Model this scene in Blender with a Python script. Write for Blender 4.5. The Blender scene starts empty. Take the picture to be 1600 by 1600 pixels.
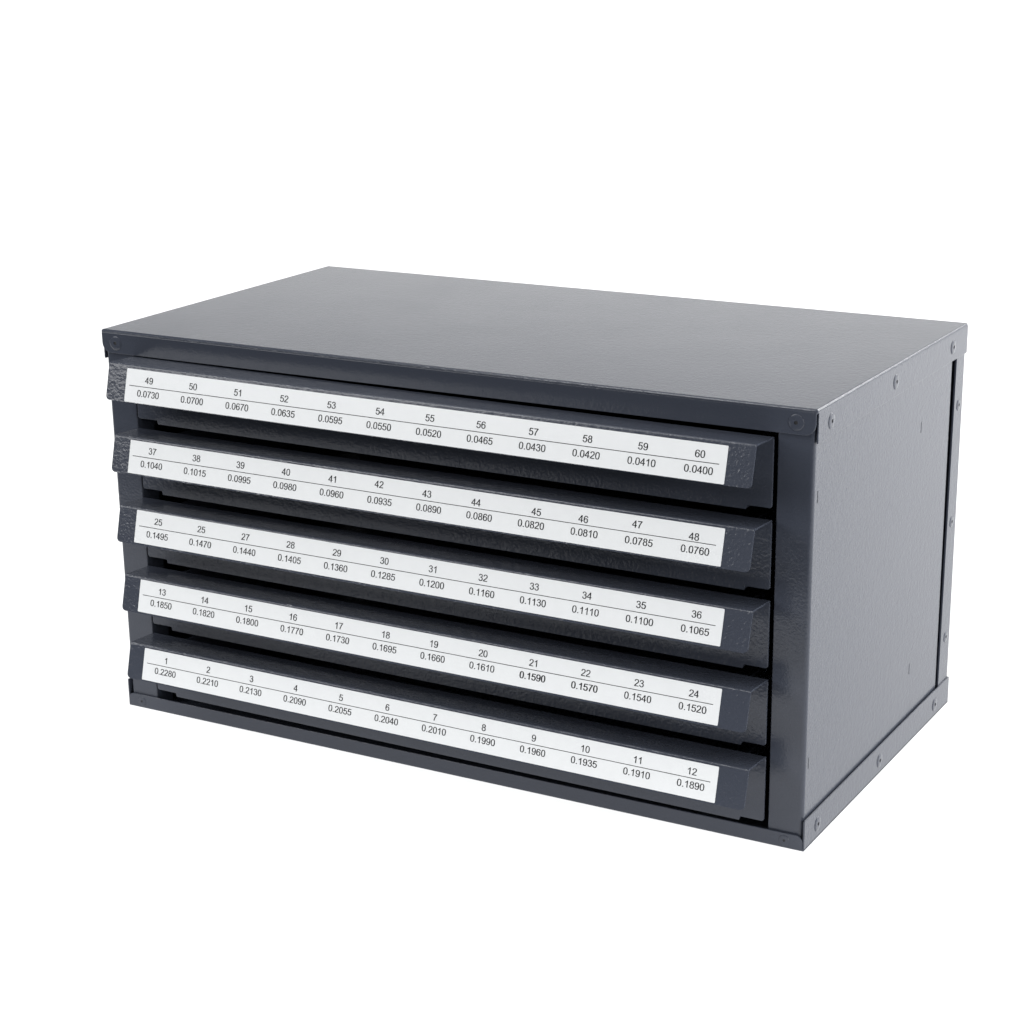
import bpy, bmesh, math, random
from mathutils import Matrix, Vector
from mathutils.geometry import tessellate_polygon

S = bpy.context.scene
COL = S.collection
MM = 0.001

# ------------------------------------------------------------------ camera
cam_d = bpy.data.cameras.new("camera")
cam = bpy.data.objects.new("camera", cam_d)
COL.objects.link(cam)
S.camera = cam
cam_d.sensor_width = 36.0
cam_d.sensor_fit = 'HORIZONTAL'
cam_d.lens = 73.289
cam_d.shift_x = (800 - 824.45) / 1600
cam_d.shift_y = (889.34 - 800) / 1600
cam_d.clip_start = 0.01
cam_d.clip_end = 100
_r = Vector((0.8742, 0.4854, -0.0118)).normalized()
_f = Vector((-0.4644, 0.8289, -0.3117)).normalized()
_u = _r.cross(_f).normalized()
_r = _f.cross(_u).normalized()
M = Matrix((( _r.x, _u.x, -_f.x, 0.6840), (_r.y, _u.y, -_f.y, -0.7893), (_r.z, _u.z, -_f.z, 0.4081), (0, 0, 0, 1)))
cam.matrix_world = M

# ------------------------------------------------------------------ world and lamps
W = bpy.data.worlds.new("World")
S.world = W
W.use_nodes = True
W.node_tree.nodes["Background"].inputs[0].default_value = (0.9, 0.95, 1.0, 1)
W.node_tree.nodes["Background"].inputs[1].default_value = 0.05

S.view_settings.view_transform = 'Standard'
S.view_settings.look = 'None'
S.view_settings.exposure = 0.0
S.view_settings.gamma = 1.0
S.view_settings.use_curve_mapping = False


def softbox(name, loc, target, sx, sy, radiance, color=(1, 1, 1)):
    d = bpy.data.lights.new(name, 'AREA')
    d.shape = 'RECTANGLE'
    d.size, d.size_y = sx, sy
    d.energy = radiance * math.pi * sx * sy
    d.color = color
    o = bpy.data.objects.new(name, d)
    COL.objects.link(o)
    o.location = loc
    v = Vector(target) - Vector(loc)
    o.rotation_euler = v.to_track_quat('-Z', 'Y').to_euler()
    return o


softbox("overhead_softbox", (0.25, 0.0, 1.75), (0.25, 0.2, 0), 2.4, 1.9, 1.5)
softbox("right_softbox", (1.45, 0.95, 0.70), (0.38, 0.1, 0.12), 1.2, 1.0, 8.0)
softbox("added_edge_glint_light", (1.40, -0.45, 0.36), (0.36, 0, 0.12), 0.25, 0.7, 14.0)  # added lamp, placed to put glints on the right edges of the pulls
softbox("left_softbox", (-1.1, -1.4, 0.92), (0.1, 0, 0.1), 1.0, 0.8, 7.2)
softbox("added_rim_light", (0.92, 1.55, 0.92), (0.38, 0.1, 0.2), 0.9, 0.7, 7.0)  # added lamp, placed to brighten the lid's right rim
softbox("added_fold_glint_light", (-0.55, -0.70, 1.40), (0.15, 0, 0.15), 1.8, 0.15, 12.5)  # added lamp for glints along the pull folds and a brighter front
# added lamp banks under and behind the translucent sweep, washing out contact shadows
softbox("added_under_table_light", (0.1, 0.45, -0.4), (0.1, 0.45, 0), 5.6, 2.8, 1.62)
softbox("added_behind_sweep_light", (-0.9, 2.3, 0.05), (-0.9, 0, 0.05), 5.0, 1.3, 2.2)


# ------------------------------------------------------------------ materials
def new_mat(name):
    m = bpy.data.materials.new(name)
    m.use_nodes = True
    nt = m.node_tree
    return m, nt, nt.nodes["Principled BSDF"]


def powder_coat(name, base, rough, bump, scale=900.0):
    m, nt, b = new_mat(name)
    N, L = nt.nodes, nt.links
    tc = N.new("ShaderNodeTexCoord")
    oi = N.new("ShaderNodeObjectInfo")
    add = N.new("ShaderNodeVectorMath"); add.operation = 'ADD'
    mul = N.new("ShaderNodeMath"); mul.operation = 'MULTIPLY'; mul.inputs[1].default_value = 3.7
    L.new(oi.outputs["Random"], mul.inputs[0])
    L.new(tc.outputs["Object"], add.inputs[0]); L.new(mul.outputs[0], add.inputs[1])
    n1 = N.new("ShaderNodeTexNoise"); n1.inputs["Scale"].default_value = scale
    n1.inputs["Detail"].default_value = 1.5; n1.inputs["Roughness"].default_value = 0.45
    n1.inputs["Distortion"].default_value = 0.4
    n2 = N.new("ShaderNodeTexNoise"); n2.inputs["Scale"].default_value = scale * 0.33
    n2.inputs["Detail"].default_value = 2.0
    n3 = N.new("ShaderNodeTexNoise"); n3.inputs["Scale"].default_value = 26.0
    n3.inputs["Detail"].default_value = 3.0
    for n in (n1, n2, n3):
        L.new(add.outputs[0], n.inputs["Vector"])
    mx = N.new("ShaderNodeMath"); mx.operation = 'MULTIPLY_ADD'
    L.new(n2.outputs["Fac"], mx.inputs[0]); mx.inputs[1].default_value = 0.75
    L.new(n1.outputs["Fac"], mx.inputs[2])
    bp = N.new("ShaderNodeBump"); bp.inputs["Strength"].default_value = bump
    bp.inputs["Distance"].default_value = 0.00030
    L.new(mx.outputs[0], bp.inputs["Height"])
    L.new(bp.outputs[0], b.inputs["Normal"])
    # slightly uneven gloss of the sprayed coat
    mr = N.new("ShaderNodeMapRange")
    mr.inputs[1].default_value = 0.3; mr.inputs[2].default_value = 0.7
    mr.inputs[3].default_value = rough - 0.012; mr.inputs[4].default_value = rough + 0.012
    L.new(n3.outputs["Fac"], mr.inputs[0]); L.new(mr.outputs[0], b.inputs["Roughness"])
    b.inputs["Base Color"].default_value = (*base, 1)
    b.inputs["Specular IOR Level"].default_value = 0.36
    return m


PAINT = powder_coat("blue_grey_powder_coat", (0.045, 0.051, 0.068), 0.19, 0.28, 820.0)
PAINT_THICK = powder_coat("blue_grey_powder_coat_thick", (0.045, 0.051, 0.068), 0.19, 0.55, 720.0)
DARK, _nt, _b = new_mat("dark_steel_hole_shade")
_b.inputs["Base Color"].default_value = (0.012, 0.012, 0.014, 1)  # dark rivet pins, with the shade of holes and slits put into the colour
_b.inputs["Roughness"].default_value = 0.6

PAPER, _nt, _b = new_mat("white_label_paper")
_n = _nt.nodes.new("ShaderNodeTexNoise"); _n.inputs["Scale"].default_value = 220.0
_tc = _nt.nodes.new("ShaderNodeTexCoord"); _nt.links.new(_tc.outputs["Object"], _n.inputs["Vector"])
_mr = _nt.nodes.new("ShaderNodeMix"); _mr.data_type = 'RGBA'
_mr.inputs[6].default_value = (0.70, 0.715, 0.725, 1); _mr.inputs[7].default_value = (0.735, 0.75, 0.76, 1)
_nt.links.new(_n.outputs["Fac"], _mr.inputs[0]); _nt.links.new(_mr.outputs[2], _b.inputs["Base Color"])
_b.inputs["Roughness"].default_value = 0.45

INK, _nt, _b = new_mat("black_ink")
_b.inputs["Base Color"].default_value = (0.012, 0.012, 0.014, 1)
_b.inputs["Roughness"].default_value = 0.7
_b.inputs["Specular IOR Level"].default_value = 0.2

SWEEP, _nt, _b = new_mat("white_translucent_acrylic")
_n = _nt.nodes.new("ShaderNodeTexNoise"); _n.inputs["Scale"].default_value = 3.0
_mr = _nt.nodes.new("ShaderNodeMix"); _mr.data_type = 'RGBA'
_mr.inputs[6].default_value = (0.90, 0.90, 0.90, 1); _mr.inputs[7].default_value = (0.93, 0.93, 0.93, 1)
_df = _nt.nodes.new("ShaderNodeBsdfDiffuse"); _tl = _nt.nodes.new("ShaderNodeBsdfTranslucent")
_mx = _nt.nodes.new("ShaderNodeMixShader"); _mx.inputs[0].default_value = 0.6  # mostly translucent, so the added lamps shine through it
_nt.links.new(_n.outputs["Fac"], _mr.inputs[0])
_nt.links.new(_mr.outputs[2], _df.inputs[0]); _nt.links.new(_mr.outputs[2], _tl.inputs[0])
_nt.links.new(_df.outputs[0], _mx.inputs[1]); _nt.links.new(_tl.outputs[0], _mx.inputs[2])
_nt.links.new(_mx.outputs[0], _nt.nodes["Material Output"].inputs["Surface"])
_nt.nodes.remove(_b)


# ------------------------------------------------------------------ mesh helpers (all lengths in mm)
def finish(name, bm, mats, parent=None, loc=(0, 0, 0), rot=(0, 0, 0), bevel=0.0, segs=2, ang=35):
    bmesh.ops.recalc_face_normals(bm, faces=bm.faces)
    if bevel:
        es = [e for e in bm.edges if len(e.link_faces) == 2 and e.calc_face_angle(0) > math.radians(ang)]
        bmesh.ops.bevel(bm, geom=es, offset=bevel, segments=segs, affect='EDGES', profile=0.5, clamp_overlap=True)
    bmesh.ops.scale(bm, vec=(MM, MM, MM), verts=bm.verts)
    me = bpy.data.meshes.new(name)
    bm.to_mesh(me); bm.free()
    for m in (mats if isinstance(mats, (list, tuple)) else [mats]):
        me.materials.append(m)
    o = bpy.data.objects.new(name, me)
    COL.objects.link(o)
    if parent:
        o.parent = parent
    o.location = Vector(loc) * MM
    o.rotation_euler = rot
    return o


def box(bm, x0, x1, y0, y1, z0, z1, bevel=0.0, segs=3):
    t = bmesh.new()
    bmesh.ops.create_cube(t, size=1.0)
    for v in t.verts:
        v.co = Vector((x0 + (v.co.x + .5) * (x1 - x0), y0 + (v.co.y + .5) * (y1 - y0), z0 + (v.co.z + .5) * (z1 - z0)))
    if bevel:
        bmesh.ops.bevel(t, geom=t.edges[:], offset=bevel, segments=segs, affect='EDGES', profile=0.5)
    merge(bm, t)


def merge(bm, t):
    me = bpy.data.meshes.new("tmp")
    t.to_mesh(me); t.free()
    bm.from_mesh(me)
    bpy.data.meshes.remove(me)


def plate(bm, outline, to3, t0, t1, bevel=0.2):
    """a flat outline (u, v) given thickness between t0 and t1; to3(u, v, t) -> point"""
    t = bmesh.new()
    a = [t.verts.new(to3(u, v, t0)) for u, v in outline]
    b = [t.verts.new(to3(u, v, t1)) for u, v in outline]
    t.faces.new(a); t.faces.new(b[::-1])
    n = len(a)
    for i in range(n):
        t.faces.new((a[i], a[(i + 1) % n], b[(i + 1) % n], b[i]))
    bmesh.ops.recalc_face_normals(t, faces=t.faces)
    if bevel:
        es = [e for e in t.edges if e.calc_face_angle(0) > math.radians(40)]
        bmesh.ops.bevel(t, geom=es, offset=bevel, segments=2, affect='EDGES', profile=0.5, clamp_overlap=True)
    merge(bm, t)


def rounded(x0, x1, y0, y1, r00=0, r10=0, r11=0, r01=0, n=6):
    """rectangle outline with its own radius at each corner, anticlockwise from (x0, y0)"""
    out = []
    for cx, cy, r, sx, sy, a0 in ((x0, y0, r00, 1, 1, 180), (x1, y0, r10, -1, 1, 270), (x1, y1, r11, -1, -1, 0), (x0, y1, r01, 1, -1, 90)):
        if r <= 0:
            out.append((cx, cy)); continue
        for k in range(n + 1):
            a = math.radians(a0 + 90 * k / n)
            out.append((cx + sx * r + r * math.cos(a), cy + sy * r + r * math.sin(a)))
    return out


def path_with_bends(pts, radii, n=6):
    out = [Vector(pts[0])]
    for i in range(1, len(pts) - 1):
        p, a, b, r = Vector(pts[i]), Vector(pts[i - 1]), Vector(pts[i + 1]), radii[i - 1]
        da, db = (a - p).normalized(), (b - p).normalized()
        th = da.angle(db)
        t = r / math.tan(th / 2)
        c = p + (da + db).normalized() * (r / math.sin(th / 2))
        p0, p1 = p + da * t, p + db * t
        v0, v1 = p0 - c, p1 - c
        tot = v0.angle_signed(v1)
        for k in range(n + 1):
            v = v0.copy(); v.rotate(Matrix.Rotation(-tot * k / n, 2))
            out.append(c + v)
    out.append(Vector(pts[-1]))
    return out


def sheet(bm, path, thick, ext, to3, bevel=0.22):
    """a bent sheet: path (2-D outer line), thickness to its right, ext(s, total) -> (x0, x1) along the extrusion"""
    n = len(path)
    inner = []
    for i in range(n):
        d0 = (path[i] - path[i - 1]).normalized() if i else (path[1] - path[0]).normalized()
        d1 = (path[i + 1] - path[i]).normalized() if i < n - 1 else d0
        nn = Vector((d0.y + d1.y, -(d0.x + d1.x))).normalized()
        k = max(0.5, nn.dot(Vector((d0.y, -d0.x))))
        inner.append(path[i] + nn * thick / k)
    s = [0.0]
    for i in range(1, n):
        s.append(s[-1] + (path[i] - path[i - 1]).length)
    t = bmesh.new()
    rows = []
    for i in range(n):
        x0, x1 = ext(s[i], s[-1])
        rows.append([t.verts.new(to3(x0, *path[i])), t.verts.new(to3(x1, *path[i])),
                     t.verts.new(to3(x1, *inner[i])), t.verts.new(to3(x0, *inner[i]))])
    for a, b in zip(rows[:-1], rows[1:]):
        for k in range(4):
            t.faces.new((a[k], a[(k + 1) % 4], b[(k + 1) % 4], b[k]))
    t.faces.new(rows[0]); t.faces.new(rows[-1][::-1])
    bmesh.ops.recalc_face_normals(t, faces=t.faces)
    if bevel:
        es = [e for e in t.edges if e.calc_face_angle(0) > math.radians(50)]
        bmesh.ops.bevel(t, geom=es, offset=bevel, segments=2, affect='EDGES', profile=0.5, clamp_overlap=True)
    merge(bm, t)


# ------------------------------------------------------------------ lettering: digit outlines (units: 1466 = digit height)
GLYPH = {
 '0': "M85 723Q85 983 138.5 1141.5Q192 1300 297.5 1386Q403 1472 563 1472Q681 1472 770 1424.5Q859 1377 917 1287.5Q975 1198 1008 1069.5Q1041 941 1041 723Q1041 465 988 306.5Q935 148 829.5 61.5Q724 -25 563 -25Q351 -25 230 127Q85 310 85 723ZM270 723Q270 362 354.5 242.5Q439 123 563 123Q687 123 771.5 243Q856 363 856 723Q856 1085 771.5 1204Q687 1323 561 1323Q437 1323 363 1218Q270 1084 270 723Z",
 '1': "M763 0L583 0L583 1147Q518 1085 412.5 1023Q307 961 223 930L223 1104Q374 1175 487 1276Q600 1377 647 1472L763 1472Z",
 '2': "M1031 173L1031 0L62 0Q60 65 83 125Q120 224 201.5 320Q283 416 437 542Q676 738 760 852.5Q844 967 844 1069Q844 1176 767.5 1249.5Q691 1323 568 1323Q438 1323 360 1245Q282 1167 281 1029L96 1048Q115 1255 239 1363.5Q363 1472 572 1472Q783 1472 906 1355Q1029 1238 1029 1065Q1029 977 993 892Q957 807 873.5 713Q790 619 596 455Q434 319 388 270.5Q342 222 312 173Z",
 '3': "M86 387L266 411Q297 258 371.5 190.5Q446 123 553 123Q680 123 767.5 211Q855 299 855 429Q855 553 774 633.5Q693 714 568 714Q517 714 441 694L461 852Q479 850 490 850Q605 850 697 910Q789 970 789 1095Q789 1194 722 1259Q655 1324 549 1324Q444 1324 374 1258Q304 1192 284 1060L104 1092Q137 1273 254 1372.5Q371 1472 545 1472Q665 1472 766 1420.5Q867 1369 920.5 1280Q974 1191 974 1091Q974 996 923 918Q872 840 772 794Q902 764 974 669.5Q1046 575 1046 433Q1046 241 906 107.5Q766 -26 552 -26Q359 -26 231.5 89Q104 204 86 387Z",
 '4': "M662 0L662 351L26 351L26 516L695 1466L842 1466L842 516L1040 516L1040 351L842 351L842 0ZM662 516L662 1177L203 516Z",
 '5': "M85 384L274 400Q295 262 371.5 192.5Q448 123 556 123Q686 123 776 221Q866 319 866 481Q866 635 779.5 724Q693 813 553 813Q466 813 396 773.5Q326 734 286 671L117 693L259 1446L988 1446L988 1274L403 1274L324 880Q456 972 601 972Q793 972 925 839Q1057 706 1057 497Q1057 298 941 153Q800 -25 556 -25Q356 -25 229.5 87Q103 199 85 384Z",
 '6': "M1019 1107L840 1093Q816 1199 772 1247Q699 1324 592 1324Q506 1324 441 1276Q356 1214 307 1095Q258 976 256 756Q321 855 415 903Q509 951 612 951Q792 951 918.5 818.5Q1045 686 1045 476Q1045 338 985.5 219.5Q926 101 822 38Q718 -25 586 -25Q361 -25 219 140.5Q77 306 77 686Q77 1111 234 1304Q371 1472 603 1472Q776 1472 886.5 1375Q997 1278 1019 1107ZM284 475Q284 382 323.5 297Q363 212 434 167.5Q505 123 583 123Q697 123 779 215Q861 307 861 465Q861 617 780 704.5Q699 792 576 792Q454 792 369 704.5Q284 617 284 475Z",
 '7': "M97 1274L97 1447L1046 1447L1046 1307Q906 1158 768.5 911Q631 664 556 403Q502 219 487 0L302 0Q305 173 370 418Q435 663 556.5 890.5Q678 1118 815 1274Z",
 '8': "M362 795Q250 836 196 912Q142 988 142 1094Q142 1254 257 1363Q372 1472 563 1472Q755 1472 872 1360.5Q989 1249 989 1089Q989 987 935.5 911.5Q882 836 773 795Q908 751 978.5 653Q1049 555 1049 419Q1049 231 916 103Q783 -25 566 -25Q349 -25 216 103.5Q83 232 83 424Q83 567 155.5 663.5Q228 760 362 795ZM326 1100Q326 996 393 930Q460 864 567 864Q671 864 737.5 929.5Q804 995 804 1090Q804 1189 735.5 1256.5Q667 1324 565 1324Q462 1324 394 1258Q326 1192 326 1100ZM268 423Q268 346 304.5 274Q341 202 413 162.5Q485 123 568 123Q697 123 781 206Q865 289 865 417Q865 547 778.5 632Q692 717 562 717Q435 717 351.5 633Q268 549 268 423Z",
 '9': "M112 339L285 355Q307 233 369 178Q431 123 528 123Q611 123 673.5 161Q736 199 776 262.5Q816 326 843 434Q870 542 870 654Q870 666 869 690Q815 604 721.5 550.5Q628 497 519 497Q337 497 211 629Q85 761 85 977Q85 1200 216.5 1336Q348 1472 546 1472Q689 1472 807.5 1395Q926 1318 987.5 1175.5Q1049 1033 1049 763Q1049 482 988 315.5Q927 149 806.5 62Q686 -25 524 -25Q352 -25 243 70.5Q134 166 112 339ZM849 986Q849 1141 766.5 1232Q684 1323 568 1323Q448 1323 359 1225Q270 1127 270 971Q270 831 354.5 743.5Q439 656 563 656Q688 656 768.5 743.5Q849 831 849 986Z",
 '.': "M186 0L186 205L391 205L391 0Z",
}


def glyph_loops(d):
    import re
    loops, cur = [], []
    for c, args in re.findall(r"([MLQZ])([^MLQZ]*)", d):
        v = [float(a) for a in args.split()]
        if c == 'M':
            cur = [(v[0], v[1])]
        elif c == 'L':
            cur.append((v[0], v[1]))
        elif c == 'Q':
            x0, y0 = cur[-1]
            for k in range(1, 6):
                t = k / 5
                cur.append(((1 - t) ** 2 * x0 + 2 * t * (1 - t) * v[0] + t * t * v[2], (1 - t) ** 2 * y0 + 2 * t * (1 - t) * v[1] + t * t * v[3]))
        else:
            if (Vector(cur[0]) - Vector(cur[-1])).length < 1e-6:
                cur.pop()
            loops.append(cur)
    return loops


TESS = {}
for ch, d in GLYPH.items():
    lp = glyph_loops(d)
    tris = tessellate_polygon([[Vector((x, y, 0)) for x, y in l] for l in lp])
    TESS[ch] = ([p for l in lp for p in l], tris)


def write(bm, text, cx, cy, cap, to3, mat_index, lift, bold=0.0):
    k = cap / 1466
    adv = [569 if c == '.' else 1139 for c in text]
    reps = [0.0] if not bold else [-bold / 2, bold / 2]
    for j, dx in enumerate(reps):
        x = cx - sum(adv) * k / 2 + dx
        for c, a in zip(text, adv):
            P, T = TESS[c]
            vs = [bm.verts.new(to3(x + px * k, cy + (py - 733) * k, lift + 0.012 * j)) for px, py in P]
            for t in T:
                try:
                    f = bm.faces.new([vs[i] for i in t]); f.material_index = mat_index
                except ValueError:
                    pass
            x += a * k


# ------------------------------------------------------------------ the white sweep the cabinet stands on
t = bmesh.new()
prof = [Vector((-300, 0)), Vector((1500, 0))]
for k in range(1, 17):
    a = math.radians(90 * k / 16)
    prof.append(Vector((1500 + 450 * math.sin(a), 450 - 450 * math.cos(a))))
prof.append(Vector((1950, 2000)))
_rows = [(t.verts.new((-2200, q.x, q.y)), t.verts.new((2300, q.x, q.y))) for q in prof]
for _p, _q in zip(_rows[:-1], _rows[1:]):
    t.faces.new((_p[0], _p[1], _q[1], _q[0]))
sweep = finish("backdrop", t, SWEEP)
sweep["kind"] = "structure"
sweep["label"] = "white seamless studio sweep under and behind the cabinet"

# ------------------------------------------------------------------ cabinet
WD, DP, HT = 380.0, 200.4, 201.0
cab = bpy.data.objects.new("drawer_cabinet", None)
COL.objects.link(cab)
cab.location = (0.190, 0.100, 0)
cab.empty_display_size = 0.05
cab["label"] = "dark blue grey metal cabinet of five labelled drawers standing on white"
cab["category"] = "cabinet"
OFF = (-190, -100, 0)
yz = lambda x, y, z: Vector((x, y, z))

# lid: top sheet with front, side and back flanges
b = bmesh.new()
box(b, 0, WD, 0, DP, 198.6, HT, bevel=1.15, segs=4)
front = lambda u, v, t: Vector((u, t, v))
side = lambda u, v, t: Vector((t, u, v))
plate(b, rounded(0.5, 379.3, 189.4, 199.6, 5.0, 5.0, 0, 0), front, 0.0, 0.95)
plate(b, rounded(1.0, 379.0, 189.4, 199.6), front, DP - 0.95, DP)
plate(b, rounded(1.5, DP - 0.1, 186.0, 199.6, 0.4, 0.4, 0, 0), side, WD - 0.8, WD)
plate(b, rounded(1.5, DP - 0.1, 186.0, 199.6, 0.4, 0.4, 0, 0), side, 0.0, 0.8)
lid = finish("lid", b, PAINT, cab, OFF)

# base tray
b = bmesh.new()
box(b, 0, WD, 0.1, DP, 0.0, 1.6, bevel=0.5, segs=2)
plate(b, rounded(0.3, 379.2, 0.6, 7.3, 0, 0, 3.2, 3.2), front, 0.0, 0.95)
plate(b, rounded(1.0, 379.0, 0.6, 14.6), front, DP - 0.95, DP)
plate(b, rounded(0.3, DP - 0.1, 0.6, 14.6, 0, 0, 0.4, 0.6), side, WD - 0.8, WD)
plate(b, rounded(0.3, DP - 0.1, 0.6, 14.6, 0, 0, 0.4, 0.6), side, 0.0, 0.8)
base = finish("base_tray", b, PAINT, cab, OFF)

# side panels, each one sheet bent round into a front stile, its rear edge curled in
for mirror in (False, True):
    b = bmesh.new()
    xin = 362.1 if not mirror else 380 - 18.4
    pts = [(xin, 14.0), (xin, 1.35), (378.6, 1.35), (378.6, 182.9), (372.0, 184.1)]
    p = path_with_bends(pts, (0.6, 1.9, 1.6), 6)
    if not mirror:
        m3 = lambda z, x, y: Vector((x, y, z))
    else:
        m3 = lambda z, x, y: Vector((380 - x, y, z))
    sheet(b, p, -1.0, lambda s, T: (1.7, 198.5), m3, bevel=0.15)
    sp = finish("side_panel", b, PAINT, cab, OFF)

# back panel with a narrow flange along each side
b = bmesh.new()
box(b, 1.0, 379.0, 198.2, 199.2, 1.8, 198.4)
plate(b, [(187.0, 186.6), (184.5, 14.0), (198.9, 14.0), (199.3, 186.6)], side, 378.3, 379.3)
plate(b, [(187.0, 186.6), (184.5, 14.0), (198.9, 14.0), (199.3, 186.6)], side, 0.7, 1.7)
finish("back_panel", b, PAINT, cab, OFF)


# rivets
def rivet_mesh(r, h, hole):
    b = bmesh.new()
    prof = [(0.0, 0.10), (hole, 0.10), (hole, h), (hole + 0.35, h + 0.06), (r * 0.62, h), (r * 0.9, h * 0.72), (r, h * 0.35), (r, -0.3)]
    n = 36
    rings = []
    for rr, zz in prof[1:]:
        rings.append([b.verts.new((rr * math.cos(2 * math.pi * k / n), rr * math.sin(2 * math.pi * k / n), zz)) for k in range(n)])
    f = b.faces.new(rings[0]); f.material_index = 1  # shallow hole floor coloured dark to stand in for a deep hole's shade
    for i, (p, q) in enumerate(zip(rings[:-1], rings[1:])):
        for k in range(n):
            f = b.faces.new((p[k], q[k], q[(k + 1) % n], p[(k + 1) % n]))
            f.smooth = i > 2
            f.material_index = 1 if i == 0 else 0
    return b


FRONT_ROT = (math.radians(90), 0, 0)
RIGHT_ROT = (0, math.radians(90), 0)
LEFT_ROT = (0, math.radians(-90), 0)
proto = {}
spots = []
for x in (9.0, 370.6):
    spots.append(('large', (x, 0.0, 194.6), FRONT_ROT))
    spots.append(('small', (x, 0.0, 3.7), FRONT_ROT))
for y, zt, zb in ((16.2, 192.7, 7.1), (96.4, 192.9, 7.1), (178.0, 193.0, 6.9)):
    spots += [('large', (WD, y, zt), RIGHT_ROT), ('large', (WD, y, zb), RIGHT_ROT),
              ('large', (0, y, zt), LEFT_ROT), ('large', (0, y, zb), LEFT_ROT)]
for y, z in ((193.4, 160.9), (192.3, 100.7), (192.6, 38.9)):
    spots += [('strip', (379.3, y, z), RIGHT_ROT), ('strip', (0.7, y, z), LEFT_ROT)]
for kind, loc, rot in spots:
    if kind not in proto:
        spec = {'large': (3.6, 0.36, 0.85), 'small': (2.6, 0.22, 0.6), 'strip': (3.0, 0.3, 0.8)}[kind]
        o = finish("rivet", rivet_mesh(*spec), [PAINT, DARK], cab)
        proto[kind] = o
    else:
        o = proto[kind].copy()
        COL.objects.link(o)
        o.parent = cab
    o.location = (Vector(loc) + Vector(OFF)) * MM
    o.rotation_euler = rot

# small pressed tabs on the side panels where the inner rails hook through
tab0 = None
for xs in (1, -1):
    for y, z in ((7.1, 161.7), (139.8, 161.7), (139.2, 39.3), (6.5, 40.2)):
        if tab0 is None:
            b = bmesh.new()
            box(b, -0.25, 0.12, -0.55, 0.75, -2.6, 2.6)
            box(b, -0.2, 0.03, -0.95, -0.55, -2.6, 2.6)
            for f in b.faces:
                if f.calc_center_median().y < -0.56:
                    f.material_index = 1  # dark strip painted as the shade inside the slit
            tab0 = o = finish("pressed_tab", b, [PAINT, DARK], cab)
        else:
            o = tab0.copy(); COL.objects.link(o); o.parent = cab
        o.location = (Vector((190 + xs * 188.6, y, z)) + Vector(OFF)) * MM
        o.rotation_euler = (0, 0, 0 if xs > 0 else math.pi)

# ------------------------------------------------------------------ drawers
ROWS = [
    (["49", "50", "51", "52", "53", "54", "55", "56", "57", "58", "59", "60"],
     ["0.0730", "0.0700", "0.0670", "0.0635", "0.0595", "0.0550", "0.0520", "0.0465", "0.0430", "0.0420", "0.0410", "0.0400"]),
    (["37", "38", "39", "40", "41", "42", "43", "44", "45", "46", "47", "48"],
     ["0.1040", "0.1015", "0.0995", "0.0980", "0.0960", "0.0935", "0.0890", "0.0860", "0.0820", "0.0810", "0.0785", "0.0760"]),
    (["25", "25", "27", "28", "29", "30", "31", "32", "33", "34", "35", "36"],
     ["0.1495", "0.1470", "0.1440", "0.1405", "0.1360", "0.1285", "0.1200", "0.1160", "0.1130", "0.1110", "0.1100", "0.1065"]),
    (["13", "14", "15", "16", "17", "18", "19", "20", "21", "22", "23", "24"],
     ["0.1850", "0.1820", "0.1800", "0.1770", "0.1730", "0.1695", "0.1660", "0.1610", "0.1590", "0.1570", "0.1540", "0.1520"]),
    (["1", "2", "3", "4", "5", "6", "7", "8", "9", "10", "11", "12"],
     ["0.2280", "0.2210", "0.2130", "0.2090", "0.2055", "0.2040", "0.2010", "0.1990", "0.1960", "0.1935", "0.1910", "0.1890"]),
]
# label left end, label right end (mm across the cabinet), first column, label top along the lip, offsets of the two rows and the rule
LABEL = [(31.0, 348.0, 44.9, 1.9, 5.2, 11.8), (29.8, 347.1, 43.7, 1.5, 4.6, 11.3), (30.5, 347.5, 44.2, 1.1, 4.7, 11.5),
         (29.6, 347.0, 43.5, 1.3, 4.7, 11.0), (29.1, 346.3, 43.1, 1.5, 4.8, 10.8)]
ODD_T = {1: [(0, 0), (0.3, 0), (0, 0), (0, 0), (0, 0), (-1.0, -0.8), (-1.6, 0.2), (-2.2, 0.7), (2.1, 0.8), (-1.0, 0.8), (-1.5, -0.4), (-1.0, 1.1)]}
ZT = [189.2, 152.8, 116.7, 80.4, 44.0]
CX = 190.5
TILT = 0.0050
FOLD_Y, FOLD_OUT, LIP_H = -18.6, 4.5, 17.3
lip_dir = Vector((-FOLD_OUT, -LIP_H)).normalized()      # (y, z) down the lip
lip_nrm = Vector((lip_dir.y, -lip_dir.x))               # outward, away from the cabinet


def drawer_body():
    b = bmesh.new()
    hw = 170.3
    z0, zn = -34.3, -32.4
    out = [(-hw + 0.8, zn), (-158.5, zn), (-158.0, z0), (158.4, z0), (158.9, zn), (hw - 0.8, zn), (hw, zn + 0.8), (hw, -1.6), (-hw, -1.6), (-hw, zn + 0.8)]
    plate(b, out, front, 0.0, 1.0, bevel=0.2)
    box(b, -157, 157, 1.2, 176, z0, z0 + 0.9)
    box(b, -158, -157.1, 1.2, 176, z0, -6)
    box(b, 157.1, 158, 1.2, 176, z0, -6)
    box(b, -157, 157, 175, 176, z0 + 1, -6)
    return b


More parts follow.
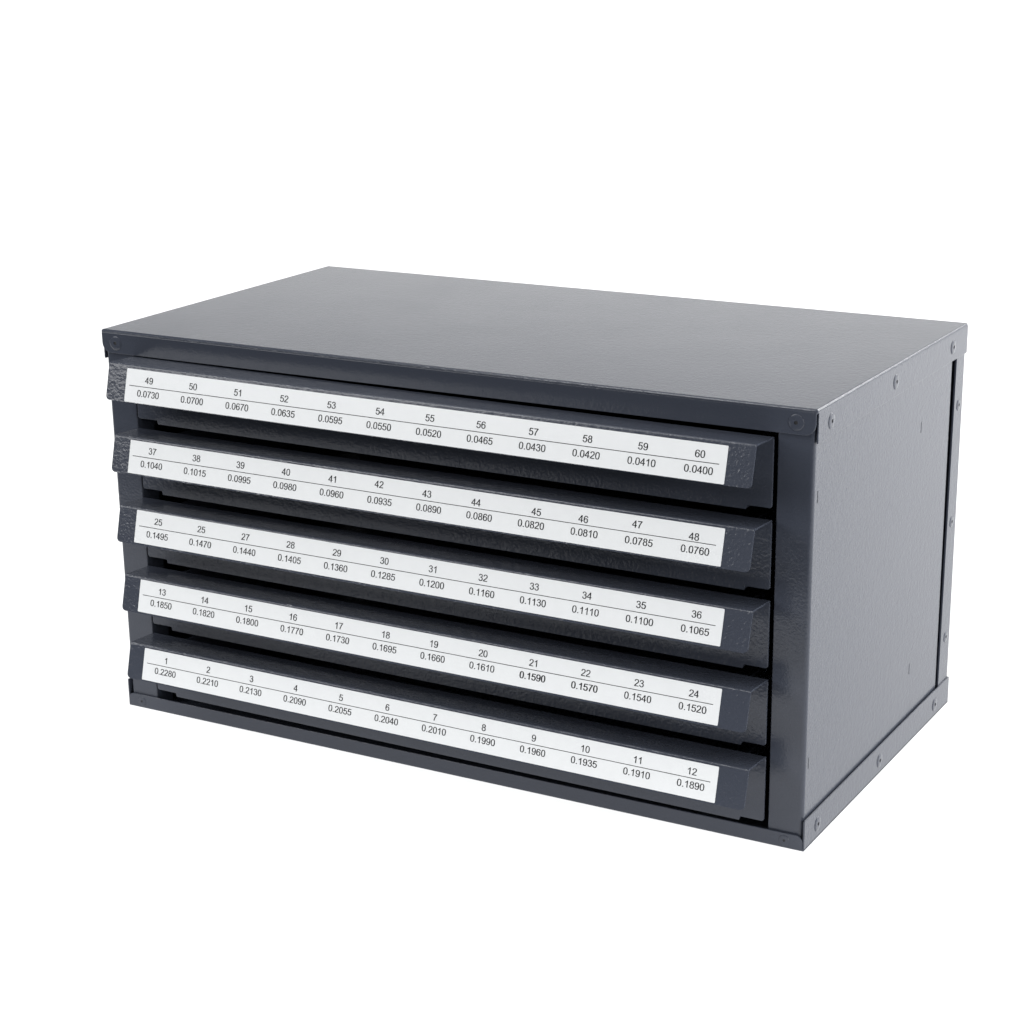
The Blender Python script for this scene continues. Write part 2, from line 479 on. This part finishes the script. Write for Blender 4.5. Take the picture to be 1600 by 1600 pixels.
def pull():
    b = bmesh.new()
    hw = 170.3
    pts = [(1.0, -2.0), (0.1, -1.0), (FOLD_Y, 0.0), (FOLD_Y + lip_dir.x * 18.4, lip_dir.y * 18.4)]
    p = path_with_bends(pts, (0.7, 1.1), 5)
    tail = p[-1]
    d = (p[-1] - p[-2]).normalized()
    R = 2.2
    p.pop()
    p.append(tail - d * R)
    for k in range(1, 7):
        p.append(tail - d * R + d * R * math.sin(math.radians(90 * k / 6)))

    def ext(s, T):
        q = T - s
        if q >= R:
            return -hw, hw
        c = R - math.sqrt(max(0, R * R - (R - q) ** 2))
        return -hw + c, hw - c
    sheet(b, p, -0.8, ext, yz, bevel=0.2)
    return b


def label_strip(i):
    x0, x1, xf, top, st, sb = LABEL[i]
    x0, x1, xf = x0 - CX + 0.7, x1 - CX + 0.7, xf - CX + 0.8
    b = bmesh.new()
    org = Vector((FOLD_Y, 0.0))

    def to3(u, v, t):          # v counts down the lip, t outward
        q = org + lip_dir * v + lip_nrm * t
        return Vector((u, q.x, q.y))
    plate(b, rounded(x0, x1, top, top + 16.2, .4, .4, .4, .4, 3), to3, 0.02, 0.16, bevel=0)
    flip = lambda u, v, t: to3(u, -v, t)
    T, B = ROWS[i]
    pitch = 26.43
    for k in range(12):
        dx, ds = ODD_T.get(i, [(0, 0)] * 12)[k]
        write(b, T[k], xf + pitch * k + dx, -(top + st - 0.4 + ds), 3.15, flip, 1, 0.20, bold=0.12)
        write(b, B[k], xf + pitch * k + 0.1, -(top + sb - 0.4), 3.15, flip, 1, 0.20, bold=0.25 if B[k] in ("0.1590", "0.1570") else 0.12)
    rule = top + (st + sb) / 2 - 0.4
    ln = [b.verts.new(to3(u, v, 0.20)) for u, v in ((x0 + 2.2, rule - .15), (x1 - 3.2, rule - .15), (x1 - 3.2, rule + .15), (x0 + 2.2, rule + .15))]
    b.faces.new(ln).material_index = 1
    return b


d0 = p0 = None
for i, zt in enumerate(ZT):
    if d0 is None:
        d = d0 = finish("drawer", drawer_body(), PAINT_THICK, cab)
        h = p0 = finish("pull_handle", pull(), PAINT_THICK, d)
    else:
        d = d0.copy(); COL.objects.link(d); d.parent = cab
        h = p0.copy(); COL.objects.link(h); h.parent = d
    d.location = (Vector((CX, 0.0, zt)) + Vector(OFF)) * MM
    d.rotation_euler = (0, TILT, 0)
    d["label"] = "drawer whose white strip is numbered %s to %s" % (ROWS[i][0][0], ROWS[i][0][-1])
    finish("label_strip", label_strip(i), [PAPER, INK], d)
